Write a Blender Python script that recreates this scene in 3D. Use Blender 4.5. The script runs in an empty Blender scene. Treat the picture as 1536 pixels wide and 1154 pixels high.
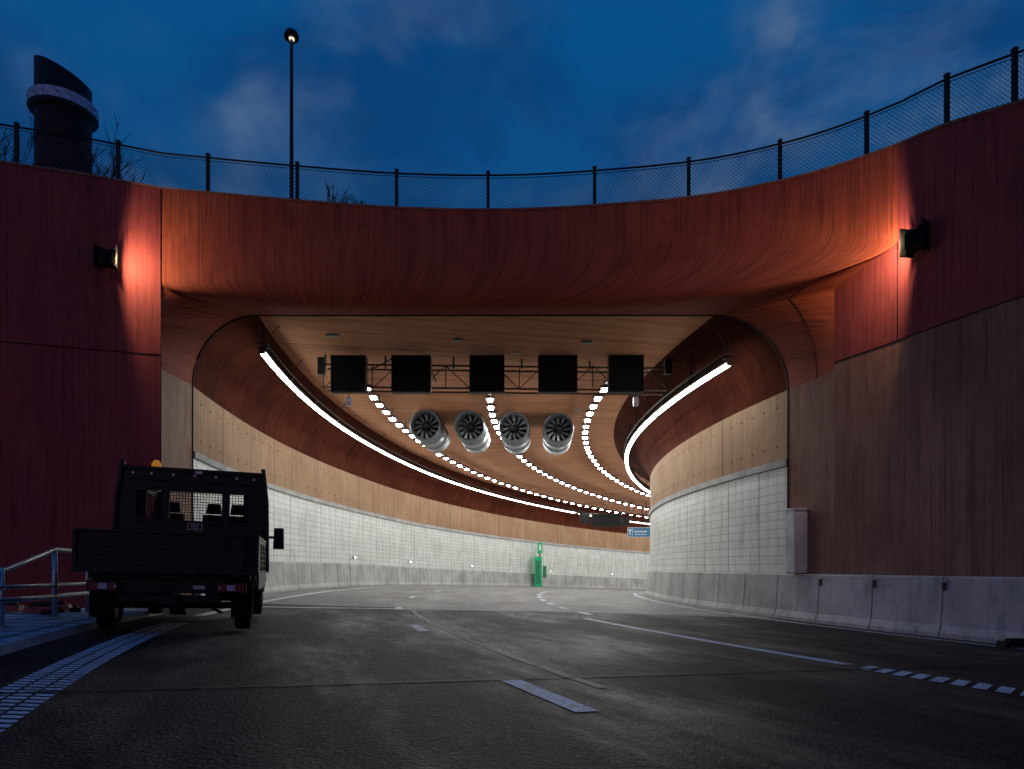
import bpy, math, random
from math import sin, cos, radians, atan2, degrees, hypot, pi
from mathutils import Vector, Matrix
random.seed(7)
CX, CY = 50.1, 25.5
scene = bpy.context.scene

# ------------------------------------------------------------------ helpers
def interp(x, pts):
    if x <= pts[0][0]: return pts[0][1]
    for (a, b), (c, d) in zip(pts, pts[1:]):
        if x <= c: return b + (d - b) * (x - a) / (c - a)
    return pts[-1][1]
def smooth_interp(x, pts, w=1.5):
    return sum(interp(x + k * w, pts) for k in (-2, -1, 0, 1, 2)) / 5
BASE = [(-90, 0), (4, 0), (10, -.05), (24.5, -.43), (35.8, -.82), (50.5, -1.42), (95, -3.2)]
CF = [(-90, .5), (-17, .5), (-9, .36), (95, .36)]
def zroad(r, thd):
    t = max(-.6, min(1.15, (r - 44) / 15))
    return smooth_interp(thd, BASE) + smooth_interp(thd, CF) * t
def PT(r, thd, h=0.0):
    a = radians(thd)
    return Vector((CX - r * cos(a), CY + r * sin(a), zroad(r, thd) + h))
def polar(x, y):
    return hypot(CX - x, y - CY), degrees(atan2(y - CY, CX - x))
def ground_at(x, y):
    return zroad(*polar(x, y))
def sstep(t):
    t = max(0, min(1, t)); return t * t * (3 - 2 * t)

class MB:
    def __init__(s): s.v=[]; s.f=[]; s.m=[]; s.uv=[]; s.sm=[]; s.mats=[]
    def mi(s, mat):
        if mat not in s.mats: s.mats.append(mat)
        return s.mats.index(mat)
    def face(s, idx, mat, uv=None, sm=False):
        s.f.append(idx); s.m.append(s.mi(mat)); s.uv.append(uv or [(0, 0)] * len(idx)); s.sm.append(sm)
    def grid(s, rows, mat, uvs=None, sm=True):
        b = len(s.v); n = len(rows[0])
        for r in rows: s.v += [tuple(p) for p in r]
        for i in range(len(rows) - 1):
            for j in range(n - 1):
                q = [(i, j), (i, j + 1), (i + 1, j + 1), (i + 1, j)]
                uv = [uvs[a][c] for a, c in q] if uvs else [rows[a][c][:2] for a, c in q]
                s.face([b + a * n + c for a, c in q], mat, uv, sm)
    def box(s, c, size, mat, M=None, taper=None):
        b = len(s.v); x, y, z = [k / 2 for k in size]
        pts = [(-x,-y,-z),(x,-y,-z),(x,y,-z),(-x,y,-z),(-x,-y,z),(x,-y,z),(x,y,z),(-x,y,z)]
        for k, p in enumerate(pts):
            p = Vector(p)
            if taper and k >= 4: p.x *= taper[0]; p.y *= taper[1]
            if M is not None: p = M @ p
            s.v.append(tuple(Vector(c) + p))
        for q in [(0,3,2,1),(4,5,6,7),(0,1,5,4),(1,2,6,5),(2,3,7,6),(3,0,4,7)]:
            s.face([b + k for k in q], mat, [(0,0),(1,0),(1,1),(0,1)])
    def hexa(s, pts, mat):
        b = len(s.v); s.v += [tuple(p) for p in pts]
        for q in [(0,3,2,1),(4,5,6,7),(0,1,5,4),(1,2,6,5),(2,3,7,6),(3,0,4,7)]:
            s.face([b + k for k in q], mat)
    def tube(s, path, r, mat, seg=8, caps=True, radii=None, sm=True):
        path = [Vector(p) for p in path]; n = len(path); b = len(s.v)
        for i, p in enumerate(path):
            d = (path[min(i + 1, n - 1)] - path[max(i - 1, 0)]).normalized()
            up = Vector((0, 0, 1)) if abs(d.z) < .95 else Vector((1, 0, 0))
            a = d.cross(up).normalized(); c = a.cross(d).normalized()
            rr = radii[i] if radii else r
            for k in range(seg):
                t = 2 * pi * k / seg + pi / seg
                s.v.append(tuple(p + (a * cos(t) + c * sin(t)) * rr))
        for i in range(n - 1):
            for k in range(seg):
                k2 = (k + 1) % seg
                s.face([b+i*seg+k, b+i*seg+k2, b+(i+1)*seg+k2, b+(i+1)*seg+k], mat,
                       [(k/seg, i), ((k+1)/seg, i), ((k+1)/seg, i+1), (k/seg, i+1)], sm)
        if caps:
            s.face([b + k for k in range(seg)][::-1], mat); s.face([b+(n-1)*seg+k for k in range(seg)], mat)
    def sweep(s, prof, ths, mat, u0=0, closed=True, caps=True):
        b = len(s.v); n = len(prof)
        for t in ths:
            for r, h in prof: s.v.append(tuple(PT(r, t, h)))
        L = [0]
        for a, c in zip(prof, prof[1:] + prof[:1]): L.append(L[-1] + hypot(a[0]-c[0], a[1]-c[1]))
        rr = prof[0][0]
        for i in range(len(ths) - 1):
            ua, ub = radians(ths[i]) * rr, radians(ths[i+1]) * rr
            for k in range(n if closed else n - 1):
                k2 = (k + 1) % n
                s.face([b+i*n+k, b+i*n+k2, b+(i+1)*n+k2, b+(i+1)*n+k], mat,
                       [(ua, L[k]), (ua, L[k+1]), (ub, L[k+1]), (ub, L[k])])
        if closed and caps:
            s.face([b + k for k in range(n)][::-1], mat); s.face([b+(len(ths)-1)*n+k for k in range(n)], mat)
    def build(s, name, parent=None, bevel=0, loc=None):
        me = bpy.data.meshes.new(name); me.from_pydata(s.v, [], s.f)
        for m in s.mats: me.materials.append(m)
        ul = me.uv_layers.new(name="UVMap")
        k = 0
        for i, p in enumerate(me.polygons):
            p.material_index = s.m[i]; p.use_smooth = s.sm[i]
            for u in s.uv[i]: ul.data[k].uv = (u[0], u[1]); k += 1
        me.update()
        o = bpy.data.objects.new(name, me); scene.collection.objects.link(o)
        if parent: o.parent = parent
        if bevel:
            md = o.modifiers.new("bevel", 'BEVEL'); md.width = bevel; md.segments = 2; md.limit_method = 'ANGLE'
        return o
def empty(name, loc=(0,0,0), rotz=0):
    e = bpy.data.objects.new(name, None); scene.collection.objects.link(e)
    e.location = loc; e.rotation_euler = (0, 0, rotz); return e

# ------------------------------------------------------------------ materials
def newmat(name):
    m = bpy.data.materials.new(name); m.use_nodes = True
    nt = m.node_tree; return m, nt, nt.nodes["Principled BSDF"]
def nd(nt, t, **kw):
    n = nt.nodes.new(t)
    for k, v in kw.items(): setattr(n, k, v)
    return n
def mixc(nt, fac, a, b, mode='MIX'):
    n = nd(nt, 'ShaderNodeMix', data_type='RGBA', blend_type=mode)
    for sock, v in ((n.inputs[0], fac), (n.inputs[6], a), (n.inputs[7], b)):
        if isinstance(v, bpy.types.NodeSocket): nt.links.new(v, sock)
        elif isinstance(v, (int, float)): sock.default_value = v
        else: sock.default_value = (*v[:3], 1)
    return n.outputs[2]
def mth(nt, op, a, b=0.0, clamp=False):
    n = nd(nt, 'ShaderNodeMath', operation=op, use_clamp=clamp)
    for s_, v in ((n.inputs[0], a), (n.inputs[1], b)):
        if isinstance(v, bpy.types.NodeSocket): nt.links.new(v, s_)
        else: s_.default_value = v
    return n.outputs[0]
def ramp(nt, f, a, b):
    n = nd(nt, 'ShaderNodeMapRange', interpolation_type='SMOOTHSTEP')
    nt.links.new(f, n.inputs[0]); n.inputs[1].default_value = a; n.inputs[2].default_value = b
    return n.outputs[0]
def noise(nt, scale, detail=4, rough=.6, vec=None, mp=None, src='Object'):
    n = nd(nt, 'ShaderNodeTexNoise'); n.inputs['Scale'].default_value = scale
    n.inputs['Detail'].default_value = detail; n.inputs['Roughness'].default_value = rough
    tc = nd(nt, 'ShaderNodeTexCoord'); v = tc.outputs[src]
    if mp:
        m = nd(nt, 'ShaderNodeMapping'); m.inputs['Scale'].default_value = mp
        nt.links.new(v, m.inputs[0]); v = m.outputs[0]
    nt.links.new(v, n.inputs['Vector']); return n.outputs['Fac']
def bump(nt, bs, h, strength=.3, dist=.02):
    b = nd(nt, 'ShaderNodeBump'); b.inputs['Strength'].default_value = strength
    b.inputs['Distance'].default_value = dist
    nt.links.new(h, b.inputs['Height']); nt.links.new(b.outputs[0], bs.inputs['Normal'])

def plain(name, col, rough=.5, metal=0, var=.25, sc=8, spec=.5):
    m, nt, bs = newmat(name)
    f = noise(nt, sc, 5)
    c = mixc(nt, ramp(nt, f, .3, .7), [k * (1 - var) for k in col], [k * (1 + var) for k in col])
    nt.links.new(c, bs.inputs['Base Color'])
    r = mth(nt, 'ADD', mth(nt, 'MULTIPLY', f, .2), rough - .1); nt.links.new(r, bs.inputs['Roughness'])
    bs.inputs['Metallic'].default_value = metal; bs.inputs['Specular IOR Level'].default_value = spec
    return m
def emit(name, col, strength):
    m, nt, bs = newmat(name)
    bs.inputs['Base Color'].default_value = (.8, .8, .8, 1)
    bs.inputs['Emission Color'].default_value = (*col, 1); bs.inputs['Emission Strength'].default_value = strength
    return m
def board_concrete(name, col, col2, dark=.45, board=.11, rough=.78, joint=None, bvar=.14, spec=.3, drip=.5):
    """board-marked stained concrete; UV in metres: u along wall, v up"""
    m, nt, bs = newmat(name)
    big = noise(nt, .45, 6, .68, mp=(1, 1, 1), src='UV')
    st = noise(nt, 1, 6, .72, mp=(17, .45, 1), src='UV')
    dr = noise(nt, 1, 3, .6, mp=(34, .22, 1), src='UV')
    st2 = noise(nt, 1, 4, .6, mp=(2.6, .15, 1), src='UV')
    pt = noise(nt, 3.2, 6, .72, src='UV')
    fine = noise(nt, 34, 5, .75, src='UV')
    c = mixc(nt, ramp(nt, big, .35, .65), col, col2)
    c = mixc(nt, mth(nt, 'MULTIPLY', ramp(nt, st, .46, .68), dark), c, [k * .25 for k in col])
    c = mixc(nt, mth(nt, 'MULTIPLY', mth(nt, 'MULTIPLY', ramp(nt, dr, .60, .70), ramp(nt, big, .40, .60)), drip * 1.3, True), c, [k * .12 for k in col])
    c = mixc(nt, mth(nt, 'MULTIPLY', ramp(nt, st2, .5, .72), .5), c, [k * .42 for k in col2])
    c = mixc(nt, mth(nt, 'MULTIPLY', ramp(nt, pt, .52, .72), .35), c, [k * .5 for k in col])
    c = mixc(nt, mth(nt, 'MULTIPLY', ramp(nt, fine, .55, .8), .4), c, [min(1, k * 1.5) for k in col])
    tc = nd(nt, 'ShaderNodeTexCoord'); sx = nd(nt, 'ShaderNodeSeparateXYZ'); nt.links.new(tc.outputs['UV'], sx.inputs[0])
    bu = mth(nt, 'DIVIDE', sx.outputs[0], board)
    fr = mth(nt, 'FRACT', bu); edge = mth(nt, 'LESS_THAN', fr, .10)
    wn = nd(nt, 'ShaderNodeTexWhiteNoise', noise_dimensions='1D'); nt.links.new(mth(nt, 'FLOOR', bu), wn.inputs['W'])
    c = mixc(nt, mth(nt, 'MULTIPLY', wn.outputs[0], bvar), c, [k * .5 for k in col])
    c = mixc(nt, mth(nt, 'MULTIPLY', mth(nt, 'MULTIPLY', edge, ramp(nt, st2, .35, .6)), .3), c, [k * .3 for k in col])
    if joint:
        fj = mth(nt, 'LESS_THAN', mth(nt, 'FRACT', mth(nt, 'DIVIDE', sx.outputs[0], joint)), .012)
        c = mixc(nt, mth(nt, 'MULTIPLY', fj, .8), c, [k * .2 for k in col])
    nt.links.new(c, bs.inputs['Base Color']); bs.inputs['Roughness'].default_value = rough
    bs.inputs['Specular IOR Level'].default_value = spec
    h = mth(nt, 'ADD', mth(nt, 'MULTIPLY', wn.outputs[0], .3), mth(nt, 'ADD', mth(nt, 'MULTIPLY', st, 1.0), mth(nt, 'MULTIPLY', edge, -.5)))
    bump(nt, bs, h, .5, .016)
    return m
def grey_concrete(name, col, joint=None, stain=.5):
    m, nt, bs = newmat(name)
    big = noise(nt, .9, 5, .65, src='Object'); st = noise(nt, 1, 5, .7, mp=(5, 5, .5), src='Object')
    fine = noise(nt, 30, 4, .7); pt = noise(nt, 6, 6, .7)
    c = mixc(nt, ramp(nt, big, .3, .7), [k * .7 for k in col], [k * 1.15 for k in col])
    c = mixc(nt, mth(nt, 'MULTIPLY', ramp(nt, st, .48, .72), stain), c, [k * .3 for k in col])
    c = mixc(nt, mth(nt, 'MULTIPLY', ramp(nt, pt, .5, .75), .4), c, [k * .5 for k in col])
    c = mixc(nt, mth(nt, 'MULTIPLY', fine, .25), c, [k * .6 for k in col])
    nt.links.new(c, bs.inputs['Base Color']); bs.inputs['Roughness'].default_value = .8
    bump(nt, bs, fine, .3, .01)
    return m
def tile_mat(name):
    m, nt, bs = newmat(name)
    tc = nd(nt, 'ShaderNodeTexCoord'); sx = nd(nt, 'ShaderNodeSeparateXYZ'); nt.links.new(tc.outputs['UV'], sx.inputs[0])
    u, v = sx.outputs[0], sx.outputs[1]
    def line(s_, per, w): return mth(nt, 'LESS_THAN', mth(nt, 'FRACT', mth(nt, 'DIVIDE', s_, per)), w)
    g1 = line(u, .45, .035); g2 = line(v, .225, .08); big = line(u, 1.8, .018)
    dirt = noise(nt, 1, 6, .72, mp=(3.0, .6, 1), src='UV'); d2 = noise(nt, .5, 4, .6, src='UV')
    cu = mth(nt, 'FLOOR', mth(nt, 'DIVIDE', u, 1.8)); cv = mth(nt, 'FLOOR', mth(nt, 'DIVIDE', v, .225))
    wn = nd(nt, 'ShaderNodeTexWhiteNoise', noise_dimensions='2D'); cb = nd(nt, 'ShaderNodeCombineXYZ')
    nt.links.new(cu, cb.inputs[0]); nt.links.new(cv, cb.inputs[1]); nt.links.new(cb.outputs[0], wn.inputs['Vector'])
    c = mixc(nt, mth(nt, 'MULTIPLY', wn.outputs[0], .5), (.72, .76, .735), (.56, .60, .58))
    c = mixc(nt, mth(nt, 'MULTIPLY', ramp(nt, dirt, .42, .72), .6), c, (.30, .31, .28))
    c = mixc(nt, mth(nt, 'MULTIPLY', ramp(nt, d2, .5, .7), .3), c, (.40, .40, .36))
    g = mth(nt, 'MAXIMUM', g1, g2)
    c = mixc(nt, mth(nt, 'MULTIPLY', g, .65), c, (.15, .15, .14)); c = mixc(nt, big, c, (.05, .05, .05))
    nt.links.new(c, bs.inputs['Base Color']); bs.inputs['Roughness'].default_value = .4
    bump(nt, bs, mth(nt, 'MULTIPLY', g, -1), .2, .004)
    return m
def asphalt_mat(name, a, b, spec=.4, rbase=.38, wear=1.5, wetk=1.0):
    m, nt, bs = newmat(name)
    big = noise(nt, .5, 6, .66, mp=(.7, 1, 1), src='UV')
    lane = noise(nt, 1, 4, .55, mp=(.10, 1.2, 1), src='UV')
    fine = noise(nt, 26, 5, .82); mid = noise(nt, 7, 6, .78)
    vor = nd(nt, 'ShaderNodeTexVoronoi'); vor.inputs['Scale'].default_value = 38
    tc = nd(nt, 'ShaderNodeTexCoord'); nt.links.new(tc.outputs['Object'], vor.inputs['Vector'])
    c = mixc(nt, ramp(nt, big, .35, .65), a, b)
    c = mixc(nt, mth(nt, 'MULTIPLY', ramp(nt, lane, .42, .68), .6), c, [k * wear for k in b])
    c = mixc(nt, mth(nt, 'MULTIPLY', ramp(nt, mid, .45, .7), .6), c, [k * .4 for k in a])
    c = mixc(nt, mth(nt, 'MULTIPLY', ramp(nt, fine, .53, .66), .9), c, [k * 5 for k in b] if b[0] < .1 else [k * 1.6 for k in b])
    c = mixc(nt, mth(nt, 'MULTIPLY', ramp(nt, vor.outputs['Distance'], .3, .6), .6), c, [k * .2 for k in a])
    nt.links.new(c, bs.inputs['Base Color'])
    wet = noise(nt, .8, 9, .74, mp=(.35, 1.0, 1), src='UV'); wetm = ramp(nt, wet, .42, .72)
    r = mth(nt, 'ADD', mth(nt, 'MULTIPLY', wetm, -.20 * wetk), mth(nt, 'ADD', mth(nt, 'MULTIPLY', mid, .15), rbase))
    nt.links.new(r, bs.inputs['Roughness'])
    sp = mth(nt, 'ADD', mth(nt, 'MULTIPLY', wetm, spec * wetk), spec * .4); nt.links.new(sp, bs.inputs['Specular IOR Level'])
    h = mth(nt, 'ADD', mth(nt, 'MULTIPLY', fine, 1.5), mth(nt, 'ADD', mth(nt, 'MULTIPLY', mid, .9), mth(nt, 'MULTIPLY', vor.outputs['Distance'], -1.0)))
    bump(nt, bs, h, 1.0, .034)
    return m
def paint_mat(name, col=(.62, .64, .72), wear=.65):
    m, nt, bs = newmat(name)
    f = noise(nt, 22, 6, .75); g = noise(nt, 2.2, 4, .6)
    k = mth(nt, 'MULTIPLY', ramp(nt, mth(nt, 'ADD', mth(nt, 'MULTIPLY', f, .7), mth(nt, 'MULTIPLY', g, .3)), .47, .59), wear)
    c = mixc(nt, k, col, (.07, .07, .075)); nt.links.new(c, bs.inputs['Base Color'])
    bs.inputs['Roughness'].default_value = .6; bump(nt, bs, f, .4, .006)
    return m

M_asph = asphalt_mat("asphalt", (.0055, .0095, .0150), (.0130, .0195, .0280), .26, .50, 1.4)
M_asph_lit = asphalt_mat("asphalt_tunnel_lit", (.25, .25, .25), (.38, .38, .375), .45, .42, 1.1, .7)  # asphalt inside the tunnel, lit brightness put into its paler colour
M_paint = paint_mat("road_paint"); M_paint2 = paint_mat("road_paint_worn", (.075, .08, .085), .9)
M_seam = plain("bitumen_seam", (.006, .006, .007), .6, spec=.2)
M_conc = grey_concrete("barrier_concrete", (.52, .51, .53), stain=.75)
M_conc_in = grey_concrete("kerb_concrete", (.44, .445, .44), stain=.45)
M_pave = grey_concrete("paving", (.42, .46, .54))
M_ground = plain("gravel_ground", (.05, .05, .045), .9, sc=3)
M_red = board_concrete("stained_concrete_red", (.27, .052, .060), (.35, .070, .064), .55)
M_redtop = board_concrete("stained_concrete_fascia", (.33, .066, .042), (.43, .105, .052), .7, board=.09)
M_brown = board_concrete("stained_concrete_brown", (.36, .20, .15), (.25, .115, .085), .8, bvar=.35, drip=.7)
M_jamb = board_concrete("stained_concrete_jamb", (.46, .31, .235), (.34, .19, .13), .6)
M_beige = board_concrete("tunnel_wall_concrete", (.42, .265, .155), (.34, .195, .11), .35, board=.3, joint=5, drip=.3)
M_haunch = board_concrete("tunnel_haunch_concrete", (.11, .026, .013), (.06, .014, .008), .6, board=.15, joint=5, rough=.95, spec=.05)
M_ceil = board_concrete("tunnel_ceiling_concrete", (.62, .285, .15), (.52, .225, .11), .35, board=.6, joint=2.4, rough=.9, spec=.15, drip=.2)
M_tile = tile_mat("tunnel_tiles")
M_black = plain("black_metal", (.008, .009, .010), .5, spec=.25); M_dark = plain("dark_steel", (.022, .022, .024), .45, .4, spec=.3)
M_steel = plain("galvanised_steel", (.40, .43, .46), .38, .85); M_tray = plain("cable_tray", (.06, .04, .035), .6, .3, spec=.3)
M_truck = plain("truck_paint", (.0085, .012, .0115), .42, 0, .35, 3, .3); M_rub = plain("rubber", (.010, .010, .010), .8, spec=.2)
M_strip = emit("led_strip", (.95, 1, .985), 21); M_lamp = emit("ceiling_lamp_lens", (.98, 1, .97), 110)
M_guide = emit("guide_light", (1, 1, 1), 25); M_green = plain("emergency_green", (.008, .50, .20), .4)
M_warm = emit("flood_lens", (1, .7, .4), 4)

# ------------------------------------------------------------------ world / sky
w = bpy.data.worlds.new("World"); scene.world = w; w.use_nodes = True
nt = w.node_tree; bg = nt.nodes["Background"]
tc = nd(nt, 'ShaderNodeTexCoord'); sep = nd(nt, 'ShaderNodeSeparateXYZ'); nt.links.new(tc.outputs['Generated'], sep.inputs[0])
zen = mixc(nt, ramp(nt, sep.outputs[2], .15, .75), (.0090, .072, .200), (.0006, .074, .245))
back = ramp(nt, mth(nt, 'MULTIPLY', sep.outputs[1], -1), -.1, .9)
low = ramp(nt, mth(nt, 'MULTIPLY', sep.outputs[2], -1), -.7, .05)
zen = mixc(nt, mth(nt, 'MULTIPLY', back, low), zen, (.195, .080, .120))  # pink added to the unseen sky behind the camera to redden the facade
def cloudnoise(loc, sc, scale, det, rot=.4):
    mp = nd(nt, 'ShaderNodeMapping'); mp.inputs['Scale'].default_value = sc; mp.inputs['Rotation'].default_value = (.1, .45, rot)
    mp.inputs['Location'].default_value = loc
    nt.links.new(tc.outputs['Generated'], mp.inputs[0])
    n1 = nd(nt, 'ShaderNodeTexNoise'); n1.inputs['Scale'].default_value = scale; n1.inputs['Detail'].default_value = det
    n1.inputs['Roughness'].default_value = .58; n1.inputs['Distortion'].default_value = .45
    nt.links.new(mp.outputs[0], n1.inputs['Vector']); return n1.outputs['Fac']
c1 = cloudnoise((.35, .1, .6), (1.2, 1.2, 2.2), 4.2, 10); c2 = cloudnoise((1.1, 4.2, .9), (1, 1, 1.4), 3.2, 3)
dk = cloudnoise((7.1, 2.2, 1.3), (1, 1, 1.8), 2.6, 6)
cl = mth(nt, 'MULTIPLY', ramp(nt, c1, .38, .72), ramp(nt, c2, .44, .64))
col = mixc(nt, mth(nt, 'MULTIPLY', ramp(nt, dk, .42, .62), .55), zen, (.003, .030, .125))
col = mixc(nt, mth(nt, 'MULTIPLY', ramp(nt, c1, .45, .75), .22), col, (.03, .12, .28))
col = mixc(nt, mth(nt, 'MULTIPLY', cl, .75), col, (.10, .16, .28))
sky = nd(nt, 'ShaderNodeTexSky', sky_type='NISHITA'); sky.sun_disc = False
sky.sun_elevation = radians(-4); sky.sun_rotation = radians(200)
col = mixc(nt, .01, col, sky.outputs[0], 'ADD')
nt.links.new(col, bg.inputs['Color']); bg.inputs['Strength'].default_value = 1.0
sd = bpy.data.lights.new("sun", 'SUN'); sd.energy = .06; sd.angle = radians(30); sd.color = (1, .5, .5)
so = bpy.data.objects.new("sun", sd); scene.collection.objects.link(so)
so.rotation_euler = (radians(75), 0, radians(-15))

# ------------------------------------------------------------------ camera
cd = bpy.data.cameras.new("camera"); cam = bpy.data.objects.new("camera", cd); scene.collection.objects.link(cam)
cd.lens = 24; cd.sensor_width = 36; cd.shift_y = 273 / 1536; cd.clip_end = 3000; cd.clip_start = .05
cam.location = (0, 0, 1.3); cam.rotation_euler = (radians(90), 0, 0)
scene.camera = cam
scene.view_settings.view_transform = 'Standard'; scene.view_settings.look = 'None'; scene.view_settings.exposure = 0

# ------------------------------------------------------------------ portal line
def portal_pt(r):
    f = (59 - r) / 15
    return (-8.42 + f * 15.3, 18.0 - f * 1.0)
def thp(r):
    x, y = portal_pt(r); return degrees(atan2(y - CY, CX - x))
TEND = 88; NT = 200
def ths(r, t0=None, t1=TEND, n=NT):
    a = thp(r) if t0 is None else t0
    return [a + (t1 - a) * i / n for i in range(n + 1)]

# ------------------------------------------------------------------ ground, hill, road
b = MB()
b.grid([[Vector((-900, -900, -.75)), Vector((900, -900, -.75))], [Vector((-900, 19, -.75)), Vector((900, 19, -.75))]], M_ground, sm=False)
b.build("ground")
b = MB(); xs = [-600, -60, -24, -12, -8, 0, 7.9, 8.8, 12, 60, 600]
b.grid([[Vector((x, 18.9 if -24 <= x <= 8.8 else 12, 9.5)) for x in xs], [Vector((x, 900, 9.5)) for x in xs]], M_ground, sm=False)
b.build("hill")

b = MB()
rs_out = [36, 40, 44, 46, 48, 50, 52, 54, 56, 58.1, 59, 60.5, 64, 70]
t_out = [-75 + i * (75 - 6) / 170 for i in range(171)]
rows = []; uvs = []
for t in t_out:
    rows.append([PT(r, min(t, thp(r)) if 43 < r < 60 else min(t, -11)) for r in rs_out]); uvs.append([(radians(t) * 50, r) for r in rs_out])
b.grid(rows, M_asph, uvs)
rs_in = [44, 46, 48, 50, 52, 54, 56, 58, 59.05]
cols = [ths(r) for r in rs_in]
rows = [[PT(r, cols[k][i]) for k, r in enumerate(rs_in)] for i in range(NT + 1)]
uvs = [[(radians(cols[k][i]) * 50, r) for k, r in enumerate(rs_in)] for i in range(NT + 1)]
b.grid(rows, M_asph_lit, uvs)
b.build("road")

b = MB()
def arc(r0, r1, t0, t1, mat, lift=.006, n=None, skew=0):
    n = n or max(1, int(abs(t1 - t0) / .5))
    b.grid([[PT(r0, t0 + (t1 - t0) * i / n, lift), PT(r1, t0 + skew + (t1 - t0) * i / n, lift)] for i in range(n + 1)], mat)
arc(49.50, 49.70, -21.0, -12.2, M_paint)
t = -21.15
while t > -32: arc(49.40, 49.80, t, t - .15, M_paint, n=1, skew=-.22); t -= .235
t = -10.6
while t < 70: arc(48.95, 49.13, t, t + 1.3, M_paint); t += 2.7
arc(53.75, 53.93, -22.9, -21.46, M_paint)
t = -16.3
while t < 70: arc(53.52, 53.68, t, t + 1.4, M_paint); t += 6.9
for k in range(9):
    t0 = -22 + k * 1.5
    arc(53.18 + .03 * sin(k), 53.26 + .03 * sin(k + 1), t0, t0 + 1.45, M_paint2, .005, 3)
arc(57.25, 57.45, -13.0, 80, M_paint); arc(44.75, 44.88, -27, 80, M_paint)
t = -31
while t < -15:
    for q in range(3): arc(57.13 + q * .135, 57.245 + q * .135, t + q * .045, t + q * .045 + .075, M_paint, n=1, skew=.05)
    t += .118
b.build("road_markings")
b = MB()
arc(44.3, 58, -21.42, -21.37, M_seam, .009, 1); arc(44.3, 58.9, -9.3, -8.85, M_conc_in, .004, 1)
for tt in (-13.2, -17.0): arc(44.3, 58, tt, tt + .03, M_seam, .0035, 1)
b.build("road_expansion_joint")

b = MB()
b.sweep([(58.1, -.1), (58.1, .10), (62.5, .13), (62.5, -.1)], [-45 + i * .5 for i in range(66)], M_pave)
for t in [-40 + i * .6 for i in range(46)]:
    b.sweep([(58.12, .105), (62, .134), (62, .137), (58.12, .108)], [t, t + .02], M_seam)
for r in (58.3, 59.1, 59.9, 60.7): b.sweep([(r, .105 + (r - 58.1) * .0068), (r + .015, .105 + (r - 58.1) * .0068), (r + .015, .108 + (r - 58.1) * .0068), (r, .108 + (r - 58.1) * .0068)], [-45 + i for i in range(33)], M_seam)
b.build("pavement")

# ------------------------------------------------------------------ tunnel
tun = empty("tunnel")
b = MB()
def strip_wall(mb, r, h0, h1, mat):
    T = ths(r); mb.grid([[PT(r, t, h0), PT(r, t, h1)] for t in T], mat, [[(radians(t) * r, h0), (radians(t) * r, h1)] for t in T])
for r in (59.0, 44.05):
    strip_wall(b, r, -.1, 3.9, M_tile); strip_wall(b, r, 3.9, 5.7, M_beige)
for r, s_ in ((59.0, -1), (44.05, 1)):
    b.sweep([(r + s_ * .005, 3.80), (r + s_ * .07, 3.81), (r + s_ * .07, 3.98), (r + s_ * .005, 3.99)], ths(r), M_conc_in)
CE = 7.55
def haunch(sign):
    pts = []
    for i in range(11):
        a = pi / 2 * i / 10
        if sign < 0: pts.append((59.0 - 1.75 * (1 - cos(a)), 5.7 + (CE - 5.7) * sin(a)))
        else: pts.append((44.05 + 1.75 * (1 - cos(a)), 5.7 + (CE - 5.7) * sin(a)))
    return pts
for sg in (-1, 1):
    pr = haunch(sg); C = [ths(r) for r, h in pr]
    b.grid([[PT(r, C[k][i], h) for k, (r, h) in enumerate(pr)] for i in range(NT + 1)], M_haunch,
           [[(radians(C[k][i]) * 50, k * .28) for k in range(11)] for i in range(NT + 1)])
rs = [57.25 - (57.25 - 45.8) * k / 8 for k in range(9)]; C = [ths(r) for r in rs]
b.grid([[PT(r, C[k][i], CE) for k, r in enumerate(rs)] for i in range(NT + 1)], M_ceil,
       [[(radians(C[k][i]) * 50, r) for k, r in enumerate(rs)] for i in range(NT + 1)])
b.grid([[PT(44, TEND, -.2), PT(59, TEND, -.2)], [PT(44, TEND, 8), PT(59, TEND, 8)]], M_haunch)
b.build("lining", tun)
b = MB()
for r, s_ in ((59.0, -1), (44.05, 1)):
    t = thp(r) + .6
    while t < 50:
        for h in (4.35, 5.35):
            p = PT(r + s_ * .004, t, h); q = PT(r + s_ * .02, t, h); b.tube([p, q], .022, M_tray, 5)
        t += .8
b.build("anchor_points", tun)
b = MB()
for (r, t, sx_) in ((55.5, -6.5, .5), (52.0, -6.8, .35), (48.4, -7.4, .4), (50.2, -5.9, .2), (53.6, 3.5, .4), (47.5, 2.5, .4)):
    b.box(PT(r, t, CE - .03), (sx_ * .7, .14, .05), M_conc_in)
b.build("ceiling_boxes", tun)
def barrier(name, r, s_, t0, t1):
    mb = MB(); t = t0; dt = degrees(1.62 / r)
    pr = [(r - s_ * .20, -.15), (r + s_ * .27, -.15), (r + s_ * .26, .08), (r + s_ * .20, .22), (r + s_ * .14, 1.09), (r + s_ * .12, 1.12), (r - s_ * .20, 1.12)]
    while t < t1:
        mb.sweep(pr, [t, t + dt / 2 - .016, t + dt - .032], M_conc if t < -11 else M_conc_in)
        t += dt
    return mb.build(name, bevel=.012)
barrier("concrete_barrier", 44.05, 1, -34, 80)
barrier("concrete_barrier", 59.0, -1, thp(59) + .02, 80)
b = MB()
for t in (-19.3, -17.2, -15.1, -13.0):
    A = Matrix.Rotation(-radians(t), 3, 'Z')
    b.box(PT(44.215, t, .93), (.03, .07, .14), M_tray, A); b.box(PT(44.20, t, 1.03), (.05, .12, .04), M_conc, A)
b.build("barrier_coupling")

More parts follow.
